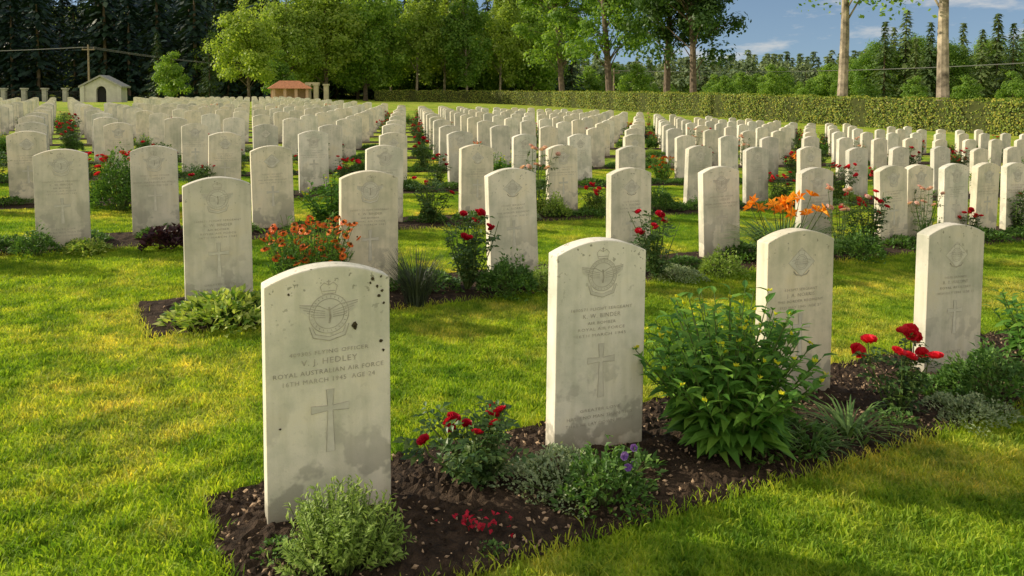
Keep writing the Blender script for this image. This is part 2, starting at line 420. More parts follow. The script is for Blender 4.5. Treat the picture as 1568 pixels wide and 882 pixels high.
def badge(mb, cz, s=1.0, kind=0, w=0.0019):
    y=FY-0.0012; y2=FY-0.0016
    c=lambda pts:[(x*s,cz+z*s) for x,z in pts]
    if kind==0:
        poly(mb,[(x,z) for x,z in c(circ(0,0,0.060,32))],FY-0.0006,1)
        ribbon(mb,c(circ(0,0,0.060)),w,y,0,True); ribbon(mb,c(circ(0,0,0.046)),w,y,0,True)
        for q in range(26):
            t=2*math.pi*q/26
            ribbon(mb,c([(0.050*math.cos(t),0.050*math.sin(t)),(0.056*math.cos(t+.03),0.056*math.sin(t+.03))]),w*.9,y)
        ribbon(mb,c([(-0.020,0.062),(-0.026,0.085),(-0.014,0.096),(0,0.088),(0.014,0.096),(0.026,0.085),(0.020,0.062)]),w,y2,0,True)
        ribbon(mb,c([(-0.02,0.07),(0.02,0.07)]),w,y); ribbon(mb,c([(0,0.088),(0,0.104)]),w*1.5,y); ribbon(mb,c([(-0.006,0.099),(0.006,0.099)]),w,y)
        for sg in (-1,1):
            poly(mb,c([(0,0.010),(sg*0.03,0.026),(sg*0.088,0.034),(sg*0.086,0.014),(sg*0.06,-0.004),(sg*0.02,-0.012),(0,-0.01)][::sg]),FY-0.0009,1)
            ribbon(mb,c([(0,0.010),(sg*0.03,0.026),(sg*0.088,0.034)]),w,y2)
            for q in range(4):
                ribbon(mb,c([(sg*0.012,0.008-q*0.006),(sg*0.045,0.016-q*0.008),(sg*(0.088-q*0.011),0.028-q*0.010)]),w*.8,y2)
        ribbon(mb,c([(0,0.02),(0.004,-0.01),(0,-0.03)]),w*3,y2)
        ribbon(mb,c([(-0.055,-0.036),(-0.045,-0.066),(0,-0.078),(0.045,-0.066),(0.055,-0.036)]),0.009*s,FY-0.001,1)
        ribbon(mb,c([(-0.060,-0.036),(-0.049,-0.071),(0,-0.084),(0.049,-0.071),(0.060,-0.036)]),w,y2)
        ribbon(mb,c([(-0.050,-0.040),(-0.042,-0.060),(0,-0.072),(0.042,-0.060),(0.050,-0.040)]),w*.7,y2)
    else:
        D=[(0,0.066),(0.075,0),(0,-0.066),(-0.075,0)]
        poly(mb,c(D[::-1]),FY-0.0006,1)
        ribbon(mb,c(D),w,y,0,True); ribbon(mb,c(circ(0,0,0.034)),w,y,0,True); ribbon(mb,c(circ(0,0,0.026)),w*.7,y,0,True)
        ribbon(mb,c([(-0.016,0.034),(-0.018,0.05),(0,0.056),(0.018,0.05),(0.016,0.034)]),w,y)
        for sg in (-1,1):
            for q in range(3):
                ribbon(mb,c([(sg*0.006,0.010-q*.009),(sg*0.03,0.014-q*.011),(sg*(0.056-q*.012),0.006-q*.012)]),w*.8,y2)
        ribbon(mb,c([(-0.045,-0.04),(-0.03,-0.056),(0,-0.062),(0.03,-0.056),(0.045,-0.04)]),0.006,y)
def cross(mb, zt, zb, arm, w=0.017, serif=True):
    zc=zt-(zt-zb)*0.30; y=FY-0.0012
    def bar(a,b,wa,wb):
        a=Vector(a);b=Vector(b);d=(b-a).normalized();n=Vector((-d.y,d.x))
        pts=[a+n*wa/2,a-n*wa/2,b-n*wb/2,b+n*wb/2]
        poly(mb,[(p.x,p.y) for p in pts],y,1)
        ribbon(mb,[(pts[0].x,pts[0].y),(pts[3].x,pts[3].y),(pts[2].x,pts[2].y),(pts[1].x,pts[1].y)],0.0014,FY-0.0016,0)
    h=w/2
    bar((0,zc+h),(0,zt),w*.9,w*1.4); bar((0,zc-h),(0,zb),w*.9,w*1.5)
    bar((h,zc),(arm/2,zc),w*.9,w*1.4); bar((-h,zc),(-arm/2,zc),w*.9,w*1.4)
    poly(mb,[(-h,zc-h),(h,zc-h),(h,zc+h),(-h,zc+h)],y,1)
def detail_mesh(name, lines, kind=0, cz=0.665, cr=(0.43,0.235,0.115), foot=()):
    mb=MB(); badge(mb,cz,1.0,kind)
    for s,z,h,wd in lines: text_into(mb,s,z,h,wd,FY-0.0014,0)
    for s,z,h,wd in foot: text_into(mb,s,z,h,wd,FY-0.0014,0)
    cross(mb,*cr)
    return mb.mesh(name,[M_cutshade,M_rel])
DM=[]
DM.append(detail_mesh('inscription_a',[("409305 FLYING OFFICER",0.543,0.012,0.24),("V. J. HEDLEY",0.512,0.018,0.17),("ROYAL AUSTRALIAN AIR FORCE",0.482,0.014,0.335),("16TH MARCH 1945  AGE 24",0.455,0.014,0.28)],0))
DM.append(detail_mesh('inscription_b',[("1600571 FLIGHT SERGEANT",0.548,0.011,0.26),("K. W. BINDER",0.520,0.016,0.16),("AIR BOMBER",0.495,0.011,0.12),("ROYAL AIR FORCE",0.472,0.011,0.2),("16TH MARCH 1945",0.449,0.011,0.21)],0,0.68,(0.42,0.215,0.115),
   [("GREATER LOVE",0.165,0.011,0.17),("HATH NO MAN THAN THIS",0.138,0.012,0.28),("THAT HE LAY DOWN HIS LIFE",0.112,0.012,0.29)]))
DM.append(detail_mesh('inscription_c',[("4342097 SERGEANT",0.535,0.012,0.19),("J. A. NORRIS",0.508,0.016,0.16),("THE BORDER REGIMENT",0.482,0.012,0.26),("3RD MAY 1945  AGE 27",0.455,0.012,0.24)],1))
DM.append(detail_mesh('inscription_d',[("14578 GUNNER",0.535,0.012,0.15),("R. T. MALONE",0.508,0.016,0.17),("ROYAL ARTILLERY",0.482,0.012,0.21),("18TH JULY 1944  AGE 31",0.455,0.012,0.25)],1,0.655,(0.42,0.25,0.10),[("AT REST",0.15,0.012,0.1)]))
SM=stone_mesh('headstone_hi'); SM.materials.append(M_stone)
SML=stone_mesh('headstone_lo',0.006); SML.materials.append(M_stone)
def headstone(x,y,near,di=0,yaw=24,tilt=0.0,lean=0.0,dz=0.0):
    o=bpy.data.objects.new('headstone',SM if near else SML); COL.objects.link(o)
    o.location=(x,y,g(x,y)-R.uniform(0,0.012)+dz); o.rotation_euler=(rad(lean),rad(tilt),rad(yaw))
    if near:
        d=bpy.data.objects.new('inscription',DM[di]); COL.objects.link(d); d.parent=o
    return o
sA=headstone(-0.575,2.40,True,0,24,dz=-.008)
mb=MB()
for cx,cz,r in ((0.078,0.620,0.010),(0.080,0.613,0.007),(0.135,0.76,0.006),(0.15,0.735,0.005),(0.162,0.765,0.004),(0.128,0.748,0.004),(0.155,0.705,0.006),(0.17,0.68,0.004),(-0.12,0.735,0.004),(0.165,0.72,0.005),(0.16,0.56,0.006),(0.168,0.53,0.005),(-0.15,0.33,0.004)):
    pts=[(cx+r*R.uniform(.6,1.2)*math.cos(t),cz+r*R.uniform(.6,1.3)*math.sin(t)) for t in [i*math.pi/5 for i in range(10)]]
    poly(mb,pts,FY-0.002,0)
mb.obj('lichen_spots',[plain('dark_lichen',(0.07,0.055,0.03),0.95,0.4,60)],parent=sA)
headstone(0.315,2.94,True,1,23,tilt=0.9)
headstone(1.30,3.57,True,2,22,tilt=0.4,dz=-.03)
headstone(2.25,4.0,True,3,20,tilt=0.8,dz=-.03)
nst=4
def put(x,y,k):
    global nst
    near=(y<13 and abs(x)<y*0.75)
    headstone(x,y,near,R.choice([0,1,2,3]) if k>0 else R.choice([2,3]),24+R.gauss(0,1.6),R.gauss(0,0.8),R.gauss(0,1.0),R.gauss(0,.008)); nst+=1
row1={0:(-1.76,4.66),6:(3.83,7.85),5:(2.82,7.28)}
for k in range(0,14):
    for j in range(-8,26):
        if k==0 and j<4: continue
        if k==1 and j<0: continue
        if k==2 and j<-3: continue
        u=j*SP; v=k*RV
        if k==0: u+=.35
        if k==1 and j>6: u=6*SP+(j-6)*.62+.05
        x,y=uv(u+R.gauss(0,0.025),v+R.gauss(0,0.02))
        if k==1 and j in row1: x,y=row1[j]
        if k==2 and j==-1: x,y=-3.60,6.25
        if k==2 and j==-2: x,y=-4.75,5.75
        if k==2 and j==-3: continue
        if k>2 and R.random()<0.03: continue
        put(x,y,k)
for k in range(15,25):
    for j in list(range(-5,1))+list(range(4,15)):
        x,y=uv(j*SP,k*RV); headstone(x,y,False,0,24+R.gauss(0,1)); nst+=1

# ------------------------------------------------------------ plants
def rose_flower(mb,c,up,r,mat):
    up=up.normalized(); a=up.orthogonal().normalized(); b=up.cross(a)
    for ring,(n,rr,op) in enumerate(((3,0.35,0.15),(5,0.65,0.45),(6,1.0,0.95))):
        for i in range(n):
            t=2*math.pi*(i+ring*.4)/n+R.uniform(-.2,.2); o=a*math.cos(t)+b*math.sin(t); s=up.cross(o)
            base=c-up*r*0.5; mid=c+o*r*rr*0.75+up*r*(0.1-0.1*ring); tip=c+o*r*rr*(1.05)+up*r*(0.55-0.35*op)
            w=r*(0.45+0.18*ring)
            mb.add([base,mid+s*w,tip+s*w*.6,tip-s*w*.6,mid-s*w],[(0,1,4),(1,2,3,4)],mat)
def rose_leafset(mb,p,d,sz,mat):
    d=d.normalized(); n=(Vector((0,0,1))+rv()*0.5).normalized(); s=d.cross(n).normalized()
    e=p+d*sz*1.6
    for i in range(2):
        q=p+d*sz*(0.5+0.7*i)
        for sg in(-1,1): mb.leaf(q,s*sg+d*0.5,n+rv()*.3,sz,sz*.62,mat)
    mb.leaf(e,d,n,sz*1.1,sz*.7,mat)
def rose_bush(name,h=0.5,w=0.35,nst=7,nfl=5,mred=None,lsz=0.035,seed=1,dens=6,frad=0.032):
    R.seed(seed); mb=MB()
    for i in range(nst):
        a=R.uniform(0,6.283); lean=R.uniform(0.15,1.0)*w*0.5; hh=h*R.uniform(0.65,1.0)
        pts=[]
        for q in range(5):
            t=q/4; pts.append(Vector((math.cos(a)*lean*t**0.8+R.gauss(0,.008),math.sin(a)*lean*t**.8+R.gauss(0,.008),hh*t)))
        mb.tube(pts,[0.005,0.0045,0.004,0.003,0.002],1,5)
        for q in range(dens):
            t=R.uniform(0.12,0.97); idx=min(3,int(t*4)); p=pts[idx].lerp(pts[idx+1],t*4-idx)
            d=Vector((R.gauss(0,1),R.gauss(0,1),R.uniform(-.2,.6))); rose_leafset(mb,p,d,lsz*R.uniform(.7,1.2),0)
        if i<nfl:
            for z in range(R.choice([1,1,2,3])):
                c=pts[-1]+Vector((R.gauss(0,.02),R.gauss(0,.02),R.uniform(0.0,0.03)))*(1 if z else .3)
                rose_flower(mb,c,Vector((R.gauss(0,.5),R.gauss(0,.5)-.3,1)),frad*R.uniform(.75,1.1),2)
    return mb.mesh(name,[M_rleaf,M_stem,mred or M_red])
def mound(name,rw,h,n,ls,mat,seed,asp=0.45,core=True,flowers=None,fmat=None,frad=0.01,upb=0.7):
    R.seed(seed); mb=MB()
    for i in range(n):
        a=R.uniform(0,6.283); r=math.sqrt(R.random())*rw
        rr=rw*(0.85+.15*math.sin(a*3+seed)+.1*math.sin(a*7+seed*2))
        r=r*rr/rw
        top=h*math.sqrt(max(0.02,1-(r/rr)**2))*(0.8+0.25*math.sin(a*3+r*20)+R.gauss(0,.10))
        z=top*(R.uniform(0.35,1.0)**0.5)
        p=Vector((math.cos(a)*r,math.sin(a)*r,z))
        o=Vector((math.cos(a)*r/rw,math.sin(a)*r/rw,upb))+rv()*0.7
        mb.leaf(p,o,Vector((0,0,1))+rv()*.5,ls*R.uniform(.6,1.2),ls*asp,0)
    for i in range(int(n*0.02)+6):
        a=R.uniform(0,6.283); r=R.random()*rw*.8
        mb.tube([Vector((r*.3*math.cos(a),r*.3*math.sin(a),0)),Vector((r*math.cos(a),r*math.sin(a),h*.7))],[.003,.0015],1,4)
    for i in range(flowers or 0):
        a=R.uniform(0,6.283); r=R.random()*rw*.95; z=h*math.sqrt(max(.05,1-(r/rw)**2))+R.uniform(0,.03)
        rose_flower(mb,Vector((r*math.cos(a),r*math.sin(a),z)),Vector((R.gauss(0,.4),R.gauss(0,.4)-.4,1)),frad,2)
    return mb.mesh(name,[mat,M_stem,fmat or M_red])
def spiky_mound(name,rw,h,n,mat,seed):
    R.seed(seed); mb=MB()
    for i in range(n):
        a=R.uniform(0,6.283); r=math.sqrt(R.random())*rw*(.85+.2*math.sin(a*3+1))
        hh=h*math.sqrt(max(.1,1-(r/rw)**2*.85))*R.uniform(.5,1.3)
        b=Vector((r*.5*math.cos(a),r*.5*math.sin(a),0)); t=Vector((r*math.cos(a)+R.gauss(0,.012),r*math.sin(a)+R.gauss(0,.012),hh))
        mb.tube([b,t],[.002,.001],1,3)
        d=(t-b).normalized()
        for q in range(16):
            s=0.4+0.6*q/15; p=b.lerp(t,s); o=rv(); o=(o-d*o.dot(d)).normalized()
            mb.leaf(p,o+d*0.9,d,0.021*R.uniform(.8,1.2),0.0075,0)
    return mb.mesh(name,[mat,M_stem])
def leafy_perennial(name,h,w,n,seed,ls=0.085):
    R.seed(seed); mb=MB()
    for i in range(n):
        a=R.uniform(0,6.283); r=math.sqrt(R.random())*w/2
        hh=h*(1-0.42*(2*r/w)**2)*R.uniform(.75,1.08)
        b=Vector((r*.35*math.cos(a),r*.35*math.sin(a),0)); t=Vector((r*math.cos(a),r*math.sin(a),hh))
        m=b.lerp(t,.5)+Vector((-math.cos(a),-math.sin(a),0))*r*.15
        mb.tube([b,m,t],[.0045,.0035,.002],1,4)
        nl=14
        for q in range(nl):
            s=0.15+0.85*q/(nl-1); p=(b.lerp(m,s*2) if s<.5 else m.lerp(t,s*2-1))
            ang=q*2.4+i; o=Vector((math.cos(ang),math.sin(ang),0.3 if s<.8 else .8))
            L=ls*(1.45-0.85*s)*R.uniform(.8,1.2)
            mb.bleaf(p,o,Vector((0,0,1))+rv()*.2,L,L*.42,0,R.uniform(.2,.5))
        if R.random()<.5:
            for z in range(5):
                mb.leaf(t+Vector((0,0,.01)),Vector((R.gauss(0,1),R.gauss(0,1),1.2)),rv(),0.018,0.011,2)
    return mb.mesh(name,[M_bleaf,M_stem,M_yellow])
def strap_clump(name,h,w,n,mat,seed,bw=0.012,flow=0,fmat=None,arch=.5):
    R.seed(seed); mb=MB()
    for i in range(n):
        a=R.uniform(0,6.283); L=h*R.uniform(.6,1.1); out=Vector((math.cos(a),math.sin(a),0)); sd=Vector((-out.y,out.x,0))
        b=out*R.random()*w*.2; ww=bw*R.uniform(.6,1)
        pr=[]
        for q in range(5):
            t=q/4; p=b+out*(w*.5*t**1.5*R.uniform(.9,1.1))+Vector((0,0,L*(t-arch*t**3*.6)))
            k=ww*(1-t**2)*.5+.0004; pr+= [p+sd*k,p-sd*k]
        mb.add(pr,[(2*q,2*q+1,2*q+3,2*q+2) for q in range(4)],0)
    for i in range(flow):
        a=R.uniform(0,6.283); r=R.random()*w*.38; t=Vector((r*math.cos(a),r*math.sin(a),h*R.uniform(.75,1.1)))
        mb.tube([t*0.2-Vector((0,0,t.z*.2)),t],[.004,.003],1,4)
        up=Vector((R.gauss(0,.7),R.gauss(0,.7)-.3,.7)).normalized(); A=up.orthogonal().normalized(); B=up.cross(A)
        for q in range(6):
            th=q*math.pi/3; o=A*math.cos(th)+B*math.sin(th); s=up.cross(o); r=.055
            mb.add([t,t+o*r*.5+up*r*.6+s*r*.24,t+o*r*1.15+up*r*.5,t+o*r*.5+up*r*.6-s*r*.24],[(0,1,2),(0,2,3)],2)
    return mb.mesh(name,[mat,M_stem,fmat or M_orange])
M_disc=plain('flower_disc',(.12,.05,.01))
def helenium(name,h,w,n,seed):
    R.seed(seed); mb=MB()
    for i in range(n):
        a=R.uniform(0,6.283); r=math.sqrt(R.random())*w/2; t=Vector((r*math.cos(a),r*math.sin(a),h*R.uniform(.4,1.1)))
        b=Vector((t.x*.4,t.y*.4,0)); mb.tube([b,t],[.003,.0015],1,4)
        for q in range(13):
            p=b.lerp(t,R.uniform(.1,.95)); mb.leaf(p,Vector((R.gauss(0,1),R.gauss(0,1),.8)),Vector((0,0,1)),.06,.015,0)
        if i%2==0: continue
        up=Vector((R.gauss(0,.4),R.gauss(0,.4)-.5,.8)).normalized(); A=up.orthogonal().normalized(); B=up.cross(A)
        for q in range(9):
            th=q*2*math.pi/9; o=A*math.cos(th)+B*math.sin(th); s=up.cross(o); rr=.023
            mb.add([t,t+o*rr+s*rr*.32-up*.004,t+o*rr*1.05-up*.006,t+o*rr-s*rr*.32-up*.004],[(0,1,2,3)],2)
        mb.tube([t,t+up*.008,t+up*.013],[.009,.009,.002],3,6)
    return mb.mesh(name,[M_bleaf,M_stem,M_hel,M_disc])
def place(me,name,x,y,s=1.0,rot=None,sz=None):
    o=bpy.data.objects.new(name,me); COL.objects.link(o); o.location=(x,y,g(x,y)+0.005)
    o.rotation_euler=(0,0,RP.uniform(0,6.28) if rot is None else rot); o.scale=(s,s,sz or s); return o
RP=random.Random(5)
m_hebe=spiky_mound('hebe',0.19,0.18,330,M_hebe,3)
m_rlow=rose_bush('rose_low',0.24,0.5,20,7,M_dred,.032,4,9,.022)
m_rose1=rose_bush('rose1',0.36,0.42,12,8,None,.034,5,9,.030)
m_rose2=rose_bush('rose2',0.55,0.5,18,6,M_dred,.040,6,10,.030)
m_rose3=rose_bush('rose3',0.58,0.5,18,9,None,.040,8,10,.033)
m_rose4=rose_bush('rose4',0.7,0.5,12,7,M_pink,.034,9,8,.03)
m_rose5=rose_bush('rose5',0.45,0.5,18,4,M_dred,.040,28,11,.026)
m_silver=mound('silver',0.22,0.10,1900,.020,M_silver,10,.5)
m_gmound=mound('gmound',0.15,0.17,900,.028,M_dleaf,11,.5)
m_shrub=mound('shrub',0.23,0.26,1700,.032,M_dleaf,12,.5)
m_shrub2=mound('shrub2',0.2,0.22,1300,.030,M_hebe,13,.5)
m_var=mound('varieg',0.26,0.15,750,.055,M_varieg,14,.5)
m_heu=mound('heuch',0.2,0.16,300,.06,M_heuch,15,.8)
m_ball=mound('ball',0.42,0.6,4200,.045,M_dleaf,16,.5,flowers=14,frad=.033)
m_big=leafy_perennial('big',0.60,0.74,125,17,.095)
m_big2=leafy_perennial('big2',0.45,0.55,34,18)
m_lav=strap_clump('lav',0.36,0.34,420,M_dblades,19,.004,arch=.2)
m_strap=strap_clump('strap',0.2,0.4,60,M_blades,20,.014,arch=.8)
m_lily=strap_clump('lily',0.52,0.8,260,M_blades,21,.016,20,M_orange,.8)
m_hel=helenium('hel',0.48,0.62,210,22)
m_hel2=helenium('hel2',0.36,0.42,60,29)
m_weed=mound('weed',0.09,0.05,130,.022,M_dleaf,23,.6)
m_cover=mound('cover',0.30,0.10,900,.04,M_dleaf,24,.55)
place(m_hebe,'hebe_shrub',-0.48,2.12)
place(m_weed,'groundcover_plant',-.66,2.16,.8)
place(m_rlow,'rose_bush',-0.13,2.62)
place(m_silver,'silver_leaved_plant',0.14,2.60)
place(m_gmound,'groundcover_plant',0.30,2.50,1.1)
place(m_weed,'groundcover_plant',0.42,2.72,1.5)
place(m_big,'yellow_flowering_perennial',0.84,2.98)
place(m_cover,'groundcover_plant',1.0,3.05,.9)
place(m_strap,'strap_leaf_plant',1.36,3.10)
place(m_strap,'strap_leaf_plant',1.16,2.96,.7)
place(m_rose1,'rose_bush',1.70,3.38)
place(m_silver,'silver_leaved_plant',2.0,3.36,.9)
place(m_weed,'groundcover_plant',1.62,3.25,1.2)
place(m_shrub,'low_shrub',2.22,3.55,1.05)
place(m_cover,'groundcover_plant',2.05,3.65,.7)
place(m_big2,'yellow_flowering_perennial',2.85,4.2)
place(m_rose3,'rose_bush',3.6,4.7)
for i in range(16):
    x,y=uv(RP.uniform(-.2,4),RP.uniform(-.45,.2)); place(m_weed,'seedling',x,y,RP.uniform(.25,.6))
mb=MB(); R.seed(3)
for i in range(5): rose_flower(mb,Vector((.40+R.gauss(0,.02),2.50+R.gauss(0,.02),.13+i*.016)),Vector((0,-1,.6)),.011,0)
mb.tube([Vector((.40,2.52,0)),Vector((.40,2.50,.2))],[.002,.0015],1,4)
mb.obj('purple_flower',[M_purple,M_stem],loc=(0,0,g(.4,2.5)))
mb=MB()
for i in range(45):
    x=-.10+R.gauss(0,.05); y=2.30+R.gauss(0,.03); mb.leaf(Vector((x,y,g(x,y)+.032+R.random()*.02)),rv(),Vector((0,0,1)),.018,.014,0)
mb.obj('fallen_petals',[M_dred])
# row 1
place(m_var,'variegated_plant',-1.64,4.35,1.1)
place(m_hel,'orange_helenium',-1.30,5.0)
place(m_lav,'lavender_clump',-0.60,4.85)
place(m_rose2,'rose_bush',-0.30,5.25)
place(m_shrub,'low_shrub',-0.02,5.15)
place(m_shrub2,'low_shrub',0.22,5.35,.8)
place(m_rose2,'rose_bush',1.08,5.80,.95)
place(m_silver,'silver_leaved_plant',1.25,5.85)
place(m_shrub2,'low_shrub',1.60,5.95)
place(m_lily,'orange_lily',2.30,6.60,1.1)
place(m_rose4,'rose_bush',2.98,7.05,.9)
place(m_shrub,'low_shrub',3.1,6.9,1.1)
place(m_rose3,'rose_bush',3.35,7.3)
place(m_shrub,'low_shrub',4.2,7.7)
# row 2
place(m_rose2,'rose_bush',-4.05,5.75); place(m_rose2,'rose_bush',-4.4,5.6,.8)
place(m_gmound,'groundcover_plant',-3.65,5.95,1.2); place(m_var,'variegated_plant',-3.35,6.1,.7)
place(m_heu,'heuchera_plant',-2.82,6.35,1.1)
place(m_heu,'heuchera_plant',-2.6,6.5,.7)
place(m_ball,'rose_bush',-4.15,8.3)
place(m_big2,'yellow_flowering_perennial',-1.75,7.55,1.2)
place(m_rose5,'rose_bush',-0.85,8.05)
place(m_rose5,'rose_bush',0.10,8.65,.8); place(m_shrub2,'low_shrub',0.45,8.75,1.2)
place(m_rose4,'rose_bush',0.30,8.9,1.1)
for k in (1,2,3,4,5):
    a=0.1 if k==1 else -2.5
    u=a
    while u<10:
        x,y=uv(u,k*RV-.2+RP.gauss(0,.1)); place(m_cover,'groundcover_plant',x,y,RP.uniform(.7,1.1)); u+=RP.uniform(.4,.8)
spec=[(m_rose1,'rose_bush'),(m_rose2,'rose_bush'),(m_rose3,'rose_bush'),(m_rose4,'rose_bush'),(m_rose5,'rose_bush'),(m_shrub,'low_shrub'),(m_shrub2,'low_shrub'),(m_gmound,'groundcover_plant'),(m_big2,'leafy_perennial'),(m_strap,'strap_leaf_plant'),(m_hel2,'orange_helenium'),(m_ball,'rose_bush'),(m_lav,'lavender_clump'),(m_silver,'silver_leaved_plant'),(m_cover,'groundcover_plant')]
wts=[2.0,3,2,1.2,3,3.5,3,2,3,2,.9,.3,1,2,3]
for k in range(1,14):
    for j in range(-8,26):
        if k==1 and j<6: continue
        if k==2 and j<3: continue
        for rep in range(2 if k<8 else 1):
            if RP.random()<0.2: continue
            u=(j+.5)*SP+RP.gauss(0,.15); x,y=uv(u,k*RV-.13+RP.gauss(0,.1))
            me,nm=RP.choices(spec,wts)[0]
            place(me,nm,x,y,RP.uniform(.8,1.15))
place(m_lily,'orange_lily',5.3,14.2,.9)

# ------------------------------------------------------------ hedge
hp=[Vector((38,23)),Vector((28,43)),Vector((17,65)),Vector((5,92)),Vector((-4,104)),Vector((-19,110))]
R.seed(31)
mb=MB(); dist=0
for i in range(len(hp)-1):
    a,b=hp[i],hp[i+1]; d=(b-a); L=d.length; d.normalize(); n=Vector((-d.y,d.x)) ; n=-n if n.dot(a)>0 else n
    seg=int(L/2)
    HH=lambda t: 1.95-.45*sst(40,120,dist+t)
    for s in range(seg):
        p=a+d*(L*s/seg); q=a+d*(L*(s+1)/seg)
        w=.5
        za,zb=g(p.x,p.y),g(q.x,q.y); hh=HH(L*s/seg)-.1
        c=[(p+n*w,za),(p-n*w,za),(q-n*w,zb),(q+n*w,zb)]
        mb.add([(v.x,v.y,z-.1) for v,z in c]+[(v.x,v.y,z+hh) for v,z in c],[(0,1,5,4),(1,2,6,5),(2,3,7,6),(3,0,4,7),(4,5,6,7)],1)
    for q in range(int(L*(420 if i<3 else 240))):
        t=R.random()*L; p=a+d*t; side=R.random()
        top=HH(t)+.05*math.sin(t*1.3)+.05*math.sin(t*3.1)+R.gauss(0,.04)
        bul=.10*math.sin(t*.9+2)+.08*math.sin(t*2.3)
        if side<.68: o=n*(.58+bul+R.gauss(0,.07)); z=R.uniform(0,top); nn=Vector((n.x,n.y,.3))+rv()*.7
        elif side<.88: o=n*R.uniform(-.55,.6); z=top; nn=Vector((0,0,1))+rv()*.7
        else: o=-n*(.56+R.gauss(0,.04)); z=R.uniform(0,top); nn=Vector((-n.x,-n.y,.3))+rv()*.8
        P=p+o; mb.quad(Vector((P.x,P.y,g(P.x,P.y)+z)),nn.normalized(),R.uniform(.09,.17),0,.65)
    dist+=L
mb.obj('hedge',[M_hedge,M_hcore])

# ------------------------------------------------------------ trees
def broadleaf(name,h,cb,cr,tr,n,ls,mat,bark,seed,clumps=46,droop=0.0,lean=(0,0),spread=.17,flat=1.0):
    R.seed(seed); mb=MB()
    top=h*.93
    tp=[Vector((lean[0]*t+R.gauss(0,.05)*t*3,lean[1]*t,top*t)) for t in [0,.04,.15,.3,.5,.7,.85,1]]
    tp[0].z=-.3
    rs=[tr*1.35,tr*1.05,tr*.92,tr*.82,tr*.6,tr*.4,tr*.22,.02]
    mb.tube(tp,rs,1,9)
    def trunk(z):
        t=max(0,min(1,z/top))
        ts=[0,.04,.15,.3,.5,.7,.85,1]
        for i in range(7):
            if t<=ts[i+1]: return tp[i].lerp(tp[i+1],(t-ts[i])/(ts[i+1]-ts[i]))
        return tp[-1]
    cc=[]
    hz=(h-cb)/2
    for i in range(clumps):
        q=rv()*(R.random()**.4)
        wz=1-.25*q.z
        c=Vector((q.x*cr*wz,q.y*cr*wz,cb+hz+q.z*hz))
        c+=trunk(c.z)*1.0-Vector((0,0,trunk(c.z).z))
        cc.append((c,R.uniform(.6,1.3)))
        s=trunk(max(cb*.75,c.z-R.uniform(.15,.35)*h*.5)); m=s.lerp(c,.5)+Vector((0,0,.06*h*.5))
        mb.tube([s,m,c],[tr*.22,tr*.13,.015],1,5)
    for i in range(n):
        c,k=R.choice(cc); sz=cr*spread*1.75*k
        dd=rv(); rr=R.random()**.45
        p=c+Vector((dd.x*sz*1.25,dd.y*sz*1.25,dd.z*sz*.85))*rr+rv()*.12*sz
        p.z-=abs(R.gauss(0,droop))*R.random()
        if p.z<cb*.7: p.z=cb*.7+R.random()
        nn=(rv()*.55+dd*.9+Vector((0,0,.35))).normalized()
        mb.quad(p,nn,ls*R.uniform(.6,1.3),0,.65)
    return mb.mesh(name,[mat,bark])
def conifer(name,h,r,seed,mat,cb=.06,n=34,per=9,ls=.42):
    R.seed(seed); mb=MB()
    mb.tube([(0,0,-.3),(0,0,h*.5),(0,0,h)],[h*.016,h*.01,.01],1,5)
    for i in range(n):
        t=i/(n-1); z=h*(cb+(1-cb)*t**.9); rr=r*(1-t)**.8*R.uniform(.7,1.2)+.1
        for q in range(per):
            a=R.uniform(0,6.283); d=Vector((math.cos(a),math.sin(a),-.35)); L=rr*R.uniform(.65,1.15)
            m=max(2,int(L/(ls*.5)))
            for s in range(m):
                p=Vector((0,0,z))+d*L*(s+.3)/m+Vector((0,0,R.gauss(0,.05)))
                dd=(d+Vector((0,0,-.25))+rv()*.45); nn=Vector((d.x*.5,d.y*.5,1))+rv()*.4
                mb.rhomb(p,dd,nn,ls*R.uniform(.8,1.4),ls*.6,0)
    return mb.mesh(name,[mat,M_bark])
t_maple=broadleaf('maple',10,1.6,3.4,.16,15000,.30,M_tree2,M_bark,41,60)
t_small=broadleaf('smalltree',5.4,.7,2.0,.10,7000,.24,M_tree,M_bark,42,36)
t_big=broadleaf('bigtree',18,2.0,6.2,.35,22000,.46,M_tree,M_bark,43,90,.3)
t_big2=broadleaf('bigtree2',17,1.6,5.2,.32,20000,.44,M_tree2,M_bark,44,80,.4)
t_birch=broadleaf('birch',19,3.4,3.9,.2,15000,.40,M_tree2,M_birch,45,66,1.5,(.5,0))
t_birch2=broadleaf('birch2',18,3.2,3.5,.18,14000,.40,M_tree,M_birch,46,60,1.5,(-.6,0))
t_tall=broadleaf('talltree',24,5.6,5.2,.42,17000,.42,M_tree,M_bark,47,54,.5,(-1.6,0))
t_dark=broadleaf('darktree',23,5.4,5.4,.40,20000,.42,M_treed,M_bark,48,64,.5,(.6,0))
t_high=broadleaf('highbirch',23,8.1,5.0,.40,13000,.34,M_tree,M_birch,49,46,1.2,(.3,0))
t_con=conifer('conifer',14,2.6,50,M_con,ls=.5)
t_con2=conifer('conifer2',15,3.3,51,M_conl,ls=.65,n=30,per=10)
t_con3=conifer('conifer3',15,3.8,52,M_cond,ls=.9,n=22,per=9)
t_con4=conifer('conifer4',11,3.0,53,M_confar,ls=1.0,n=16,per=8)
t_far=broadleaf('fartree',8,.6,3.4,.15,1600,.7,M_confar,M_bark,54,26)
def tree(me,name,px,d,s=1.0,rot=None,sz=None):
    x=(px-784)*d/1200; o=place(me,name,x,d,s,rot,sz); return o
tree(t_maple,'maple_tree',382,88,1.05)
tree(t_small,'young_tree',264,90,1.0)
tree(t_con,'spruce_tree',243,98,.62); tree(t_con,'spruce_tree',322,100,.60)
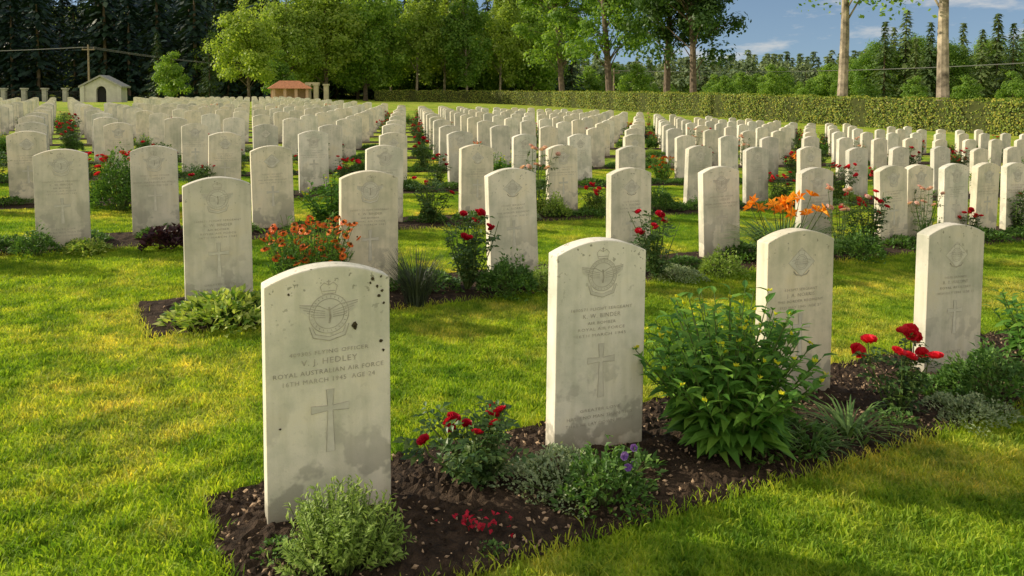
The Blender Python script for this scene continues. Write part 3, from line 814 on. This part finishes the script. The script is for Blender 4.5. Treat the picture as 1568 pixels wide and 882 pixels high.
tree(t_small,'young_tree',425,96,1.1)
for px,d,me,s in ((440,104,t_big2,.85),(500,110,t_big2,1.0),(560,116,t_big,.95),(345,118,t_big,.6),(400,122,t_big2,.95)):
    tree(me,'broadleaf_tree',px,d,s)
for px,d,me,s in ((600,126,t_birch2,1.05),(638,118,t_birch,1.0),(680,126,t_birch,1.08),(716,117,t_birch2,1.0),(765,122,t_birch,1.0)):
    tree(me,'birch_tree',px,d,s,RP.uniform(-.6,.6))
tree(t_big,'broadleaf_tree',815,130,1.05)
tree(t_tall,'tall_tree',862,102,.95,.2); tree(t_tall,'tall_tree',935,88,1.0,0)
tree(t_dark,'tall_tree',1020,80,.95,.4); tree(t_dark,'tall_tree',1062,76,.9,2.6)
tree(t_high,'birch_tree',1288,60,1.0,0); tree(t_high,'birch_tree',1444,51,1.0,2.9)
for px,d,s in ((1352,122,.9),(1384,130,1.08),(1400,120,.72),(1422,126,.92),(1500,118,.8),(1524,124,1.0),(1548,118,.86),(1575,124,1.12),(1605,118,1.0),(1472,132,.95),(1328,134,.66),(1366,140,.95)):
    tree(t_con2,'spruce_tree',px,d,s)
for px,d,s in ((975,104,1.0),(1110,110,.8),(1180,115,.9),(1240,108,.7),(1330,95,.6),(1480,88,.7),(1400,100,.75),(1550,90,.8)):
    tree(t_small,'young_tree',px,d,s*1.05)
for px,d,s in ((1342,132,.62),(1402,138,.7),(1450,128,.6),(1515,134,.66),(1590,136,.75),(1300,145,.5)):
    tree(t_big,'broadleaf_tree',px,d,s)

def forest(name, child_me, spots):
    ib=MB()
    for x,y,s in spots:
        a=RP.uniform(0,6.283); z=g(x,y)-.1; h=s*.5*math.sqrt(2)
        ib.add([(x+h*math.cos(a+i*math.pi/2),y+h*math.sin(a+i*math.pi/2),z) for i in range(4)],[(0,1,2,3)])
    o=ib.obj(name,[M_ground]); o.instance_type='FACES'; o.use_instance_faces_scale=True; o.instance_faces_scale=1.0
    o.show_instancer_for_render=False; o.show_instancer_for_viewport=False
    c=bpy.data.objects.new('forest_tree',child_me); COL.objects.link(c); c.parent=o
def rowspots(d0,d1,nd,t0,t1,gap,s0,s1):
    sp=[]
    for i in range(nd):
        d=d0+(d1-d0)*i/max(1,nd-1); x=t0*d
        while x<t1*d:
            sp.append((x+RP.uniform(-.6,.6)*gap*.5,d+RP.uniform(-3,3),RP.uniform(s0,s1))); x+=gap*RP.uniform(.6,1.4)
    return sp
forest('hillside_forest',t_con3,rowspots(116,215,7,-.95,-.30,4.2,.85,1.5))
forest('conifer_forest',t_con,rowspots(140,160,3,-.38,.08,3.6,1.0,1.5))
forest('broadleaf_woodland',t_big,rowspots(136,146,2,-.32,.04,7,.7,.95))
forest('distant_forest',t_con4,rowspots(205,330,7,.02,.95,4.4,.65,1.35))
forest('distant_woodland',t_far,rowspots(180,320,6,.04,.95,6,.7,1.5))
forest('woodland_edge',t_small,rowspots(150,175,2,.10,.95,5,.7,1.5))

# ------------------------------------------------------------ buildings
cx,cy=(161-784)*82/1200,82
e=bpy.data.objects.new('stone_shelter',None); COL.objects.link(e); e.location=(cx,cy,g(cx,cy)-.1); e.rotation_euler=(0,0,rad(8)); e.scale=(.9,.9,.98)
mb=MB()
w=2.0; hW=1.75; ap=2.75; dw=.55; dh=1.25
arch=[(dw*math.cos(t),dh+dw*math.sin(t)) for t in [math.pi*i/10 for i in range(11)]]
outer=[(w,0),(w,hW),(w*.5,(hW+ap)/2),(0,ap),(-w*.5,(hW+ap)/2),(-w,hW),(-w,0)]
inner=[(dw,0)]+arch+[(-dw,0)]
def strip(y,flip=False):
    P=[(x,y,z) for x,z in outer]+[(x,y,z) for x,z in inner]
    F=[(0,1,8,7),(1,2,9,8),(2,10,9),(2,11,10),(2,3,12,11),(3,13,12),(3,4,14,13) ,(4,15,14),(4,16,15),(4,5,17,16),(5,18,17),(5,6,19,18)]
    mb.add(P,F,0)
strip(-1.0)
for i in range(len(inner)-1):
    a,b=inner[i],inner[i+1]; mb.add([(a[0],-1,a[1]),(b[0],-1,b[1]),(b[0],-.6,b[1]),(a[0],-.6,a[1])],[(0,1,2,3)],0)
mb.add([(-w,-1,0),(-w,1.5,0),(-w,1.5,hW),(-w,-1,hW)],[(0,1,2,3)],0); mb.add([(w,-1,0),(w,1.5,0),(w,1.5,hW),(w,-1,hW)],[(3,2,1,0)],0)
mb.add([(-w,1.5,0),(w,1.5,0),(w,1.5,hW),(0,1.5,ap),(-w,1.5,hW)],[(0,1,2,3,4)],0)
for sx in (-1,1): mb.box(sx*w-.22,sx*w+.22,-1.2,-1.003,0,hW+.1,0)
mb.obj('walls',[M_build],parent=e)
mb=MB(); mb.box(-.75,.75,-.58,-.5,0,2.0,0); mb.obj('arch_shade_panel',[M_dark],parent=e)  # unlit space behind the open arch painted as a flat dark panel
mb=MB()
for sg in (-1,1):
    mb.add([(0,-1.3,ap+.22),(sg*(w+.35),-1.3,hW+.05),(sg*(w+.35),1.7,hW+.05),(0,1.7,ap+.22),(0,-1.3,ap+.04),(sg*(w+.35),-1.3,hW-.12),(sg*(w+.35),1.7,hW-.12),(0,1.7,ap+.04)],
       [(0,1,2,3),(4,5,6,7),(0,1,5,4),(1,2,6,5),(2,3,7,6)],0)
mb.obj('roof',[M_slate],parent=e)
e=bpy.data.objects.new('pillared_fence',None); COL.objects.link(e)
mb=MB()
for i in range(12):
    x=cx-3-i*2.2; y=84; z=g(x,y)-.1; mb.box(x-.22,x+.22,y-.22,y+.22,z,z+1.45,0); mb.box(x-.3,x+.3,y-.3,y+.3,z+1.453,z+1.6,0)
mb.obj('pillars',[M_slate],parent=e)
mb=MB(); z=g(cx-15,84)-.1
for zz in (.15,1.2): mb.box(cx-28,cx-2.6,83.97,84.03,z+zz,z+zz+.07)
for i in range(150): 
    x=cx-28+i*.17; mb.box(x,x+.03,83.985,84.015,z+.2,z+1.19)
mb.obj('railing',[M_dark],parent=e)
px,py=(444-784)*74/1200,74
e=bpy.data.objects.new('pavilion',None); COL.objects.link(e); e.location=(px,py,g(px,py)+.15); e.rotation_euler=(0,0,rad(20))
mb=MB()
for sx in (-1.5,-.5,.5,1.5):
    for sy in (-1,1): mb.box(sx-.13,sx+.13,sy-.13,sy+.13,-.2,1.25)
mb.box(-1.45,1.45,.6,.8,-.2,1.2); mb.obj('walls',[plain('pink_plaster',(.6,.40,.28),.9,.1)],parent=e)
mb=MB(); mb.add([(-2,-1.4,1.25),(2,-1.4,1.25),(2,1.4,1.25),(-2,1.4,1.25),(-.9,0,2.0),(.9,0,2.0)],[(0,1,5,4),(1,2,5),(2,3,4,5),(3,0,4),(3,2,1,0)]); mb.obj('roof',[M_roof],parent=e)
px,py=(488-784)*74/1200,74
e=bpy.data.objects.new('stone_gateway',None); COL.objects.link(e); e.location=(px,py,g(px,py))
mb=MB()
for sx in (-.9,-.2,.75):
    mb.box(sx-.2,sx+.2,-.2,.2,0,1.7); mb.box(sx-.27,sx+.27,-.27,.27,1.703,1.85)
mb.box(-1.2,.1,-.24,.24,1.853,2.0)
mb.obj('columns',[plain('sandstone',(.5,.44,.3),.85,.15,3)],parent=e)
def pole(x,y,h):
    mb=MB(); mb.tube([(0,0,-.3),(0,0,h)],[.15,.10],0,8); mb.box(-.8,.8,-.06,.06,h-.7,h-.55)
    for q in (-.7,0,.7): mb.tube([(q,0,h-.55),(q,0,h-.3)],[.05,.04],0,6)
    return mb.obj('utility_pole',[M_wood],loc=(x,y,g(x,y)))
P=[(-110,95,7.2),((138-784)*100/1200,100,7.2)]
for x,y,h in P: pole(x,y,h)
def wire(name,a,b,sag):
    mb=MB(); pts=[]
    for i in range(17):
        t=i/16; p=Vector(a).lerp(Vector(b),t); p.z-=sag*4*t*(1-t); pts.append(p)
    mb.tube(pts,[.016]*17,0,4); mb.obj(name,[M_wire])
for q in (-.7,0,.7):
    wire('power_line',(-110+q,95,g(-110,95)+6.9),(P[1][0]+q,100,g(P[1][0],100)+6.9),.9)
    wire('power_line',(P[1][0]+q,100,g(P[1][0],100)+6.9),(-32+q,122,6),.6)
pole(75,82,7.2); pole(14,108,5.4)
for q in (-.7,0,.7): wire('power_line',(14+q,108,g(14,108)+5.1),(75+q,82,g(75,82)+6.9),1.0)

# ------------------------------------------------------------ world, sun, camera
w=bpy.data.worlds.new('World'); sc.world=w; w.use_nodes=True
N=w.node_tree.nodes; L=w.node_tree.links; N.clear()
out=N.new('ShaderNodeOutputWorld'); bg=N.new('ShaderNodeBackground'); bg.inputs[1].default_value=0.115
sky=N.new('ShaderNodeTexSky'); sky.sky_type='NISHITA'; sky.sun_disc=False
EL=rad(26); S=Vector((-1,.22,0)).normalized()
sky.sun_elevation=EL; sky.sun_rotation=math.atan2(S.x,S.y); sky.air_density=1.0; sky.dust_density=0.5; sky.ozone_density=1.5
tc=N.new('ShaderNodeTexCoord')
va=N.new('ShaderNodeVectorMath'); va.operation='ADD'; va.inputs[1].default_value=(0,0,.12); L.new(tc.outputs['Generated'],va.inputs[0])
vn=N.new('ShaderNodeVectorMath'); vn.operation='NORMALIZE'; L.new(va.outputs[0],vn.inputs[0]); L.new(vn.outputs[0],sky.inputs[0])
mp=N.new('ShaderNodeMapping'); mp.inputs['Scale'].default_value=(1,1,3.6); mp.inputs['Location'].default_value=(1.35,.6,.2)
L.new(tc.outputs['Generated'],mp.inputs[0])
n=noise(N,L,5.5,8,mp.outputs[0],.62)
sp=N.new('ShaderNodeSeparateXYZ'); L.new(tc.outputs['Generated'],sp.inputs[0])
mr=N.new('ShaderNodeMapRange'); mr.inputs[1].default_value=.5; mr.inputs[2].default_value=-.5; mr.inputs[3].default_value=0.015; mr.inputs[4].default_value=.28  # unseen cloud cover added behind the camera to whiten and lift the ambient light
L.new(sp.outputs[1],mr.inputs[0])
ad=N.new('ShaderNodeMath'); ad.operation='ADD'; L.new(n.outputs[0],ad.inputs[0]); L.new(mr.outputs[0],ad.inputs[1])
r=ramp(N,[(.55,(0,0,0)),(.74,(1,1,1))]); L.new(ad.outputs[0],r.inputs[0])
cl=mixc(N,L,sky.outputs[0],(7.6,7.0,6.1),r.outputs[0])
L.new(cl,bg.inputs[0]); L.new(bg.outputs[0],out.inputs[0])
sd=bpy.data.lights.new('sun','SUN'); sd.energy=5.0; sd.angle=rad(.53); sd.color=(1,.88,.66)
so=bpy.data.objects.new('sun',sd); COL.objects.link(so)
dirv=Vector((S.x*math.cos(EL),S.y*math.cos(EL),math.sin(EL)))
so.rotation_euler=dirv.to_track_quat('Z','Y').to_euler()
cam=bpy.data.cameras.new('camera'); co=bpy.data.objects.new('camera',cam); COL.objects.link(co)
co.location=(0,0,1.32); co.rotation_euler=(rad(90-3),0,0)
cam.sensor_width=36; cam.lens=36*1200/1568; cam.shift_y=-(441-150-1200*math.tan(rad(3)))/1568
cam.clip_start=.05; cam.clip_end=3000
sc.camera=co
sc.view_settings.view_transform='Standard'; sc.view_settings.look='None'; sc.view_settings.exposure=0
print('stones',nst)
